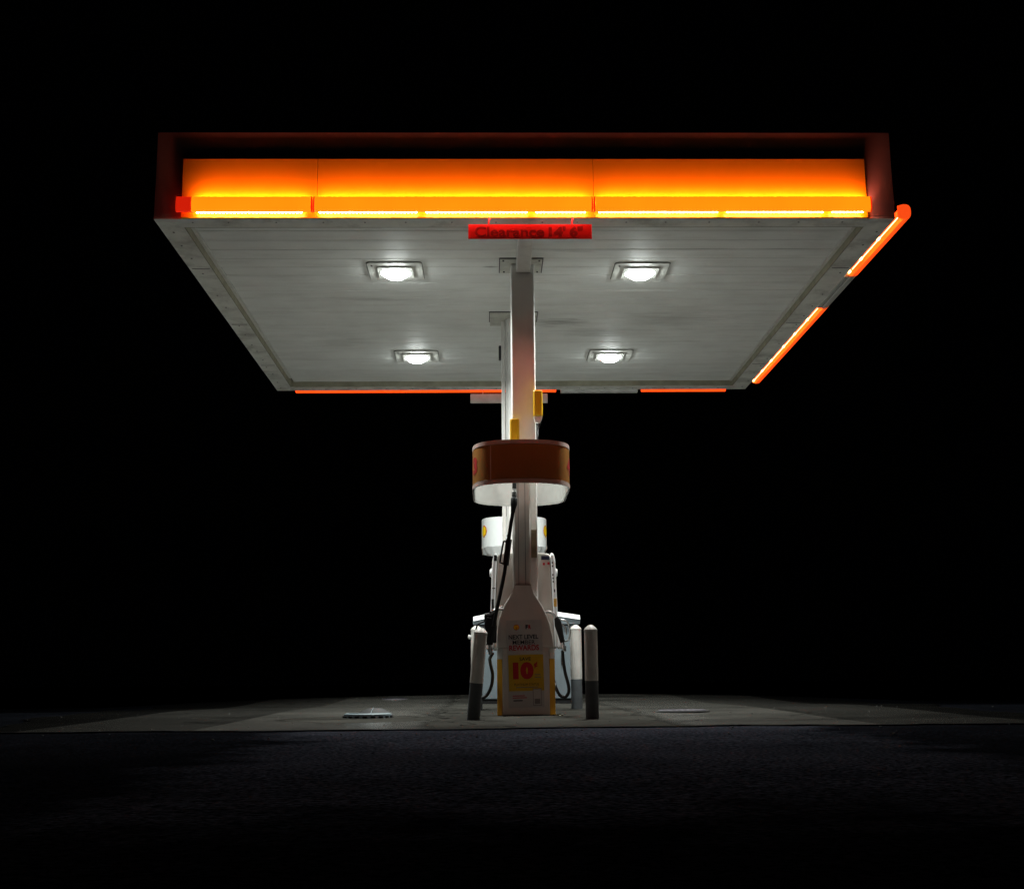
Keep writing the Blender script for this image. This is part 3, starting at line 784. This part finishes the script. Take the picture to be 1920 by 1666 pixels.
for rr, mt, off, nm in ((.029, EMBRED, .0010, 'emblem_rim'), (.024, EMBYEL, .0018, 'emblem')):
    m = MB(); m.poly([(PU(567) + u, -off, PV(305) + v) for u, v in shell_outline(rr)]); obj(nm, m, mt, po, world=False)
m = MB()
for k in range(-3, 4):
    a = math.radians(90 + k * 22); m.poly([(PU(567) + .004 * math.sin(k) - .0006, -.0024, PV(305) - .018), (PU(567) + .0006, -.0024, PV(305) - .018), (PU(567) + .022 * math.cos(a), -.0024, PV(305) + .022 * math.sin(a))])
obj('emblem_ribs', m, EMBRED, po, world=False)
m = MB(); add_text(m, 'F', PU(702), PU(738), PV(332), PV(270), flat(.0015), .06); obj('logo_letter', m, INKBLACK, po, world=False)
m = MB(); add_text(m, 'R', PU(744), PU(782), PV(332), PV(270), flat(.0015), .06); obj('logo_letter', m, INKRED, po, world=False)

# ------------------------------------------------------------------ dispenser behind the pillar
dz = .03
dp = thing('fuel_dispenser', 'tall pale fuel dispenser with flared sides behind the bottle shaped pillar', 'fuel pump', (-.01, 13.3, dz))
y0, y1 = 12.72, 13.95
def slab(mb, prof, ya, yb, bev=.01): mb.prism(prof, 'y', ya, yb, bev)
m = MB(); slab(m, [(-.318, .672), (.300, .672), (.268, 1.60), (.255, 1.628), (.18, 1.638), (-.20, 1.640), (-.262, 1.628), (-.280, 1.60)], y0, y1, .012); obj('head', m, PUMPWHITE, dp)
m = MB(); m.box(-.27, .25, y0 + .06, y1 - .04, dz - .02, .67, .008); obj('base_cabinet', m, CABGREY, dp)
for sx in (-1, 1):
    def X(z):     # outer line of the flared head
        return (-.283 - (1.60 - z) * .041) if sx < 0 else (.272 + (1.60 - z) * .034)
    m = MB(); w = .045
    pr = [(X(.668), .668), (X(.668) + sx * w, .672), (X(1.30) + sx * w, 1.30), (X(1.46) + sx * (w + .002), 1.46), (X(1.56) + sx * w, 1.56), (X(1.62) + sx * .034, 1.628), (X(1.63), 1.640)]
    slab(m, pr, y0 - .012, y1 + .012, .014); sd = obj('side_door', m, PUMPEDGE, dp)
    m = MB()
    xo = X(1.15) + sx * w
    m.box(min(xo, xo + sx * .006), max(xo, xo + sx * .006), y0 + .1, y1 - .1, .95, 1.12, .004); obj('screen', m, SCREEN, sd)
    m = MB(); m.lathe([(.052, -.02), (.050, .012), (.035, .03), (0, .034)], (0, 0, 0), 20)
    bmesh.ops.transform(m.bm, matrix=Matrix.Translation((X(1.44) + sx * (w - .008), y0 + .10, 1.44)) @ Matrix.Rotation(sx * PI / 2, 4, 'Y'), verts=m.bm.verts); obj('knob', m, PUMPEDGE, sd)
    m = MB(); m.box(X(1.60) + (0 if sx > 0 else -.03), X(1.60) + (.03 if sx > 0 else 0), y0 - .022, y0 - .0125, 1.555, 1.615, .004); obj('hinge', m, BLACKPL if sx < 0 else PUMPEDGE, sd)
    m = MB()
    if sx < 0:
        m.box(X(1.27) - .036, X(1.27) - .004, y0 - .0165, y0 - .0128, 1.272, 1.280); m.box(X(1.05) - .034, X(1.05) - .010, y0 - .0165, y0 - .0128, .955, 1.165)
    else:
        for z in (1.49, 1.525, 1.40, 1.365, 1.33): m.box(X(z) + .008, X(z) + .020, y0 - .0165, y0 - .0128, z, z + .018)
        m.box(X(1.26) + .018, X(1.26) + .03, y0 - .0165, y0 - .0128, 1.232, 1.262)
    obj('door_marks', m, BLACKPL, sd)
    if sx > 0:
        m = MB(); m.box(X(1.13) + .010, X(1.13) + .040, y0 - .0165, y0 - .0128, 1.085, 1.165); obj('warning_sticker', m, STICKER, sd)
m = MB(); m.box(.175, .262, y0 - .0035, y0 - .0005, 1.565, 1.605); obj('dark_label', m, mat('label_navy', (.02, .02, .05), .5), dp)
m = MB(); m.box(.19, .212, y0 - .0035, y0 - .0005, 1.51, 1.535); m.box(.238, .262, y0 - .0035, y0 - .0005, 1.515, 1.54); obj('red_mark', m, INKRED, dp)
# nozzle boots on the flanks
for sx in (-1, 1):
    m = MB(); xa = -.405 if sx < 0 else .345
    m.box(xa, xa + .06, y0 + .02, y0 + .22, .66, .775, .012); obj('nozzle_boot', m, PUMPEDGE, dp)

# ------------------------------------------------------------------ hoses and nozzles
def smooth_path(P, per=8):
    P = [Vector(p) for p in P]; out = []
    for i in range(len(P) - 1):
        p0 = P[max(i - 1, 0)]; p1 = P[i]; p2 = P[i + 1]; p3 = P[min(i + 2, len(P) - 1)]
        for s_ in range(per):
            t_ = s_ / per
            out.append(.5 * ((2 * p1) + (-p0 + p2) * t_ + (2 * p0 - 5 * p1 + 4 * p2 - p3) * t_ ** 2 + (-p0 + 3 * p1 - 3 * p2 + p3) * t_ ** 3))
    return out + [P[-1]]
def pose(mb, loc, az, tilt):
    """stand a part drawn along +z: tilt towards azimuth az"""
    Mx = Matrix.Translation(loc) @ Matrix.Rotation(az, 4, 'Z') @ Matrix.Rotation(tilt, 4, 'Y')
    bmesh.ops.transform(mb.bm, matrix=Mx, verts=mb.bm.verts)

oh = thing('overhead_hose', 'long black hose hanging from the orange drum down to the nozzle', 'fuel hose', (-.14, 11.95, 2.2))
P = smooth_path([(-.118, 11.95, 2.08), (-.131, 11.95, 1.957), (-.153, 11.95, 1.826), (-.186, 11.95, 1.592), (-.214, 11.95, 1.385), (-.256, 11.95, 1.18), (-.296, 11.95, 1.0), (-.322, 11.96, .86)])
m = MB(); m.tube(P, .0185, 14); obj('hose', m, BLACK, oh)
m = MB(); m.tube([(-.1135, 11.95, 2.19), (-.114, 11.95, 2.165), (-.1142, 11.95, 2.16), (-.115, 11.95, 2.12), (-.116, 11.95, 2.10)], [.020, .020, .026, .026, .022], 14); obj('swivel', m, STEEL, oh)
m = MB(); m.tube([(-.113, 11.95, 2.42), (-.1135, 11.95, 2.188)], .022, 12); obj('drop_tube', m, BLACK, oh)
m = MB(); m.tube([(-.116, 11.95, 2.102), (-.117, 11.95, 2.09), (-.120, 11.95, 2.03), (-.124, 11.95, 2.0), (-.131, 11.95, 1.955)], [.026, .033, .033, .026, .021], 14); obj('coupling', m, BLACKPL, oh)
cp = MB()
fr = [(-.176, 1.662), (-.226, 1.668), (-.262, 1.475), (-.218, 1.452)]
cp.tube(smooth_path([(x, 11.94, z) for x, z in [(-.168, 1.660), (-.215, 1.672), (-.226, 1.655), (-.256, 1.49), (-.250, 1.464), (-.205, 1.452)]], 5), .0095, 8)
cp.tube([(-.170, 11.945, 1.69), (-.205, 11.945, 1.44)], .030, 12)
obj('hose_clamp', cp, BLACKPL, oh)
m = MB(); m.tube([(-.168, 11.96, 1.70), (-.180, 12.0, 1.735)], .012, 8); obj('cable_clip', m, INKGREY, oh)

def nozzle(label, base, az, tilt, loop, loopr, group, big):
    t_ = thing('fuel_nozzle', label, 'fuel nozzle', base, group)
    B = Vector(base)
    def part(name, mb, mt):
        pose(mb, B, az, tilt); return obj(name, mb, mt, t_)
    k = 1.0 if big else .82
    m = MB(); m.prism([(-.028 * k, -.02), (.03 * k, -.02), (.036 * k, .07), (.05 * k, .16), (.035 * k, .235), (-.012 * k, .25), (-.042 * k, .19), (-.034 * k, .08)], 'y', -.022 * k, .022 * k, .008); part('body', m, BLACKPL)
    m = MB(); m.tube(smooth_path([(.02 * k, 0, .235), (.035 * k, 0, .285), (.085 * k, 0, .315), (.15 * k, 0, .31)], 5), [.014] * 16, 10); part('spout', m, STEEL)
    m = MB(); m.tube(smooth_path([(-.04 * k, 0, .21), (-.115 * k, 0, .17), (-.12 * k, 0, .07), (-.075 * k, 0, -.005), (-.02 * k, 0, -.01)], 5), .0085, 8); part('trigger_guard', m, BLACKPL if big else STEEL)
    m = MB(); m.tube(smooth_path([(-.03 * k, 0, .17), (-.075 * k, 0, .12), (-.07 * k, 0, .05)], 5), .007, 8); part('trigger', m, STEEL)
    m = MB(); m.tube([(0, 0, -.018), (0, 0, -.05), (0, 0, -.052), (0, 0, -.082), (0, 0, -.086), (0, 0, -.11)], [.016, .016, .024, .024, .018, .018], 14); part('swivel', m, STEEL)
    m = MB(); m.tube(smooth_path(loop), loopr, 14); obj('hose', m, BLACK, t_)
    return t_
nl = nozzle('black fuel nozzle hooked at the pillar flank under the long hanging hose', (-.362, 12.0, .70), 0, -.05,
       [(-.335, 12.0, .60), (-.352, 12.05, .575), (-.362, 12.2, .545), (-.352, 12.3, .49), (-.335, 12.3, .40), (-.347, 12.3, .296), (-.386, 12.3, .215), (-.438, 12.3, .179), (-.50, 12.36, .19)], .0165, 'fuel nozzles on the dispenser', True)
# scuff cover and hook over the left nozzle
m = MB(); m.tube(smooth_path([(-.322, 11.97, .86), (-.326, 11.98, .80), (-.345, 12.0, .72)], 6), [.03] * 13, 12); pa = obj('grip_cover', m, BLACKPL, nl)
m = MB(); m.box(-.415, -.325, 11.985, 12.045, .885, .985, .02); m.box(-.335, -.295, 12.0, 12.06, .70, 1.03, .012); obj('hanger_block', m, BLACKPL, nl)
m = MB(); m.tube([(-.283, 12.03, 1.026), (-.237, 12.03, 1.049)], .0085, 10); m.lathe([(0, -.01), (.011, -.008), (.011, .008), (0, .01)], (-.352, 12.0, .995), 10); m.lathe([(0, -.008), (.009, -.006), (.009, .006), (0, .008)], (-.336, 12.0, 1.012), 10); obj('hook_pin', m, STEEL, nl)
nr = nozzle('black and silver fuel nozzle on the flank facing the two upright bollards', (.372, 12.6, .735), PI, .22,
       [(.374, 12.6, .64), (.375, 12.6, .60), (.380, 12.6, .526), (.398, 12.6, .41), (.427, 12.6, .295), (.428, 12.6, .225), (.394, 12.6, .179), (.341, 12.6, .195), (.305, 12.62, .263), (.280, 12.7, .36)], .0165, 'fuel nozzles on the dispenser', False)

# ------------------------------------------------------------------ cabinet behind
cz = .033
cb = thing('service_cabinet', 'low wide blue grey steel cabinet with peaked white top behind the dispenser', 'cabinet', (.155, 17.4, cz))
m = MB(); m.box(-.565, .865, 17.03, 17.78, cz + .07, 1.095, .012); obj('body', m, CABGREY, cb)
m = MB(); m.box(-.50, .80, 17.06, 17.75, cz - .03, cz + .068); obj('plinth', m, BLACKPL, cb)
m = MB(); m.prism([(-.578, 1.10), (.882, 1.10), (.886, 1.16), (.52, 1.215), (.155, 1.255), (-.25, 1.215), (-.582, 1.15)], 'y', 17.0, 17.79, .006); obj('hood', m, CABGREY, cb)
m = MB()
A = [(-.575, 1.150), (-.25, 1.216), (.155, 1.257), (.52, 1.217), (.885, 1.162)]
m.sheet([[(x, 16.985, z) for x, z in A], [(x, 17.055, z + .062) for x, z in A], [(x, 17.75, z + .075) for x, z in A], [(x, 17.79, z) for x, z in A]])
obj('top', m, CABTOP, cb, sharp=20)
m = MB()
for x in (.15,): m.box(x - .004, x + .004, 17.024, 17.0285, cz + .09, 1.08)
m.box(.62, .65, 17.015, 17.029, .55, .70, .004)
obj('door_seam', m, BLACKPL, cb)

# ------------------------------------------------------------------ bollards
def bollard_parts(t_, r, h, split, dent=0.):
    m = MB(); m.lathe([(0, -.02), (r * .985, -.02), (r * .985, split - .002)], (0, 0, 0), 32); obj('base', m, BOLGREY, t_, world=False)
    m = MB()
    prof = [(r * 1.0, split), (r * 1.012, split + .006)] + [(r * (1.0 + .01 * math.sin(k * 1.7)), split + (h - split) * k / 8) for k in range(1, 8)] + [(r * 1.0, h - .035), (r * 1.015, h - .028)]
    m.lathe(prof, (0, 0, 0), 32)
    obj('sleeve', m, BOLWHITE, t_, world=False)
    m = MB(); m.lathe([(r * 1.03, h - .03), (r * 1.03, h - .018), (r * .8, h), (r * .35, h + .022), (0, h + .026)], (0, 0, 0), 32); obj('cap', m, BOLWHITE, t_, world=False)
def bz(x, y): return gs(x, y) + .002
G = 'white topped steel bollards guarding the pump'
t_ = thing('bollard', 'upright bollard with a dark shaded face, outermost of the pair beside the hose loop', 'bollard', (.545, 11.2, bz(.545, 11.2)), G); bollard_parts(t_, .0595, .805, .335)
t_ = thing('bollard', 'pale lit upright bollard between the hose loop and the outermost bollard', 'bollard', (.608, 14.0, bz(.608, 14.0)), G); bollard_parts(t_, .064, .90, .325)
t_ = thing('bollard', 'leaning front bollard, tilted and scraped, beside the black nozzle', 'bollard', (-.512, 11.2, bz(-.51, 11.2)), G); bollard_parts(t_, .0595, .79, .325)
t_.rotation_euler = (math.radians(1.5), math.radians(5.0), 0)
t_ = thing('bollard', 'rear bollard mostly hidden behind the leaning one, with a white side peg', 'bollard', (-.505, 14.0, bz(-.5, 14.0)), G); bollard_parts(t_, .064, .90, .33)
m = MB(); m.tube([(-.064, 0, .80), (-.078, 0, .80), (-.092, 0, .80), (-.097, 0, .80)], [.021, .024, .024, .012], 12); obj('peg', m, CABTOP, t_, world=False)

# ------------------------------------------------------------------ tank covers in the slab
x, y = -1.52, 12.0
z = gs(x, y) + .002
cv = thing('tank_cover', 'raised tank filler cover with pale notched rim and black lid', 'filler cover', (x, y, z), 'tank covers set in the concrete')
m = MB(); m.lathe([(.235, -.01), (.225, .036), (.20, .045), (.19, .045), (.185, -.01)], (0, 0, 0), 48); obj('rim', m, COVERPLATE, cv, world=False)
m = MB()
for k in range(9):
    a = math.radians(192 + k * 19)
    cx_, cy_ = .222 * math.cos(a), .222 * math.sin(a)
    b_ = bmesh.new(); bmesh.ops.create_cube(b_, size=1)
    m.join(b_, Matrix.Translation((cx_, cy_, .012)) @ Matrix.Rotation(a, 4, 'Z') @ Matrix.Diagonal((.034, .040, .018, 1)))
obj('rim_notches', m, COVERDARK, cv, world=False)
m = MB(); m.lathe([(.183, .03), (.15, .05), (.07, .085), (.05, .088), (0, .088)], (.06, .05, 0), 40); obj('lid', m, COVERDARK, cv, world=False)
m = MB(); m.tube([(.035, -.125, .040), (.045, -.06, .075), (.05, -.01, .093)], .004, 6); obj('lid_mark', m, COVERPLATE, cv, world=False)
x, y = -1.82, 19.6; z = gs(x, y) + .002
cv = thing('tank_cover', 'distant low black tank cover far back on the concrete', 'filler cover', (x, y, z), 'tank covers set in the concrete')
m = MB(); m.lathe([(.17, -.01), (.165, .012), (.10, .034), (.03, .042), (0, .042)], (0, 0, 0), 32); obj('lid', m, COVERDARK, cv, world=False)
m = MB(); m.lathe([(.21, -.01), (.205, .008), (.172, .009)], (0, 0, 0), 32); obj('rim', m, COVERPURPLE, cv, world=False)
x, y = 1.58, 12.7; z = gs(x, y) + .002
cv = thing('tank_cover', 'wide worn purplish iron cover lying almost flush in the concrete', 'filler cover', (x, y, z), 'tank covers set in the concrete')
m = MB(); m.lathe([(.245, -.03), (.24, .018), (.215, .022), (.21, .016), (0, .020)], (0, 0, .004), 40); obj('lid', m, COVERPURPLE, cv, world=False)
m = MB(); m.lathe([(.275, -.02), (.272, .012), (.262, .016), (.25, .014)], (0, 0, 0), 40)
for k in range(5): m.box(-.12 + k * .055, -.09 + k * .055, -.17, -.14, .018, .0275)
obj('rim', m, COVERDARK, cv, world=False)

# small litter by the pillar foot, and grit on the slab
m = MB()
for k in range(9):
    x, y = .30 + random.gauss(0, .035), 12.02 + random.gauss(0, .06); z = gs(x, y) + .006
    a = random.random() * 6.3; l = random.uniform(.018, .035)
    u = Vector((math.cos(a), math.sin(a), random.uniform(-.1, .3))) * l; v = Vector((-math.sin(a), math.cos(a), random.uniform(.2, .7))) * l * .5
    c_ = Vector((x, y, z + .004)); m.poly([c_ - u, c_ - v * .6, c_ + u, c_ + v])
o = obj('leaf_litter', m, LEAF); o['kind'] = 'stuff'; o['label'] = 'dry leaves caught at the foot of the pillar'
m = MB()
for k in range(140):
    x = random.gauss(.3, 2.6); y = random.uniform(8.2, 14.5); z = gs(x, y) + (.003 if y > 9.6 else -.004)
    r = random.uniform(.003, .009); b_ = bmesh.new(); bmesh.ops.create_icosphere(b_, subdivisions=1, radius=r)
    m.join(b_, Matrix.Translation((x, y, z + r * .4)) @ Matrix.Diagonal((1.3, 1, .7, 1)))
o = obj('gravel_grit', m, GRIT); o['kind'] = 'stuff'; o['label'] = 'loose grit scattered on the concrete and asphalt'

# ------------------------------------------------------------------ night sky
w = bpy.data.worlds.new('World'); S.world = w; w.use_nodes = True
nt = w.node_tree; bg = nt.nodes['Background']
bg.inputs[0].default_value = (.35, .42, .6, 1); bg.inputs[1].default_value = .00025

# ------------------------------------------------------------------ camera
F_PX, yaw, pitch, roll = 2312.0, math.radians(1.211), math.radians(10.895), math.radians(-.49)
fw = Vector((math.sin(yaw) * math.cos(pitch), math.cos(yaw) * math.cos(pitch), math.sin(pitch)))
rt = Vector((math.cos(yaw), -math.sin(yaw), 0)); up = rt.cross(fw)
r2 = rt * math.cos(roll) + up * math.sin(roll); u2 = -rt * math.sin(roll) + up * math.cos(roll)
cam = bpy.data.cameras.new('camera'); co = bpy.data.objects.new('camera', cam); COL.objects.link(co)
co.matrix_world = Matrix.Translation((-.3855, 0, .33)) @ Matrix((r2, u2, -fw)).transposed().to_4x4()
cam.sensor_width = 36; cam.sensor_fit = 'HORIZONTAL'; cam.lens = F_PX * 36 / 1920; cam.clip_end = 2500; cam.clip_start = .05
S.camera = co

S.view_settings.view_transform = 'Standard'; S.view_settings.look = 'None'
S.view_settings.exposure = 0; S.view_settings.gamma = 1
cy = S.cycles
cy.use_denoising = True
try: cy.denoiser = 'OPENIMAGEDENOISE'
except Exception: pass
cy.max_bounces = 8; cy.diffuse_bounces = 5; cy.glossy_bounces = 4
cy.sample_clamp_indirect = 6; cy.blur_glossy = .5
cy.use_light_tree = True
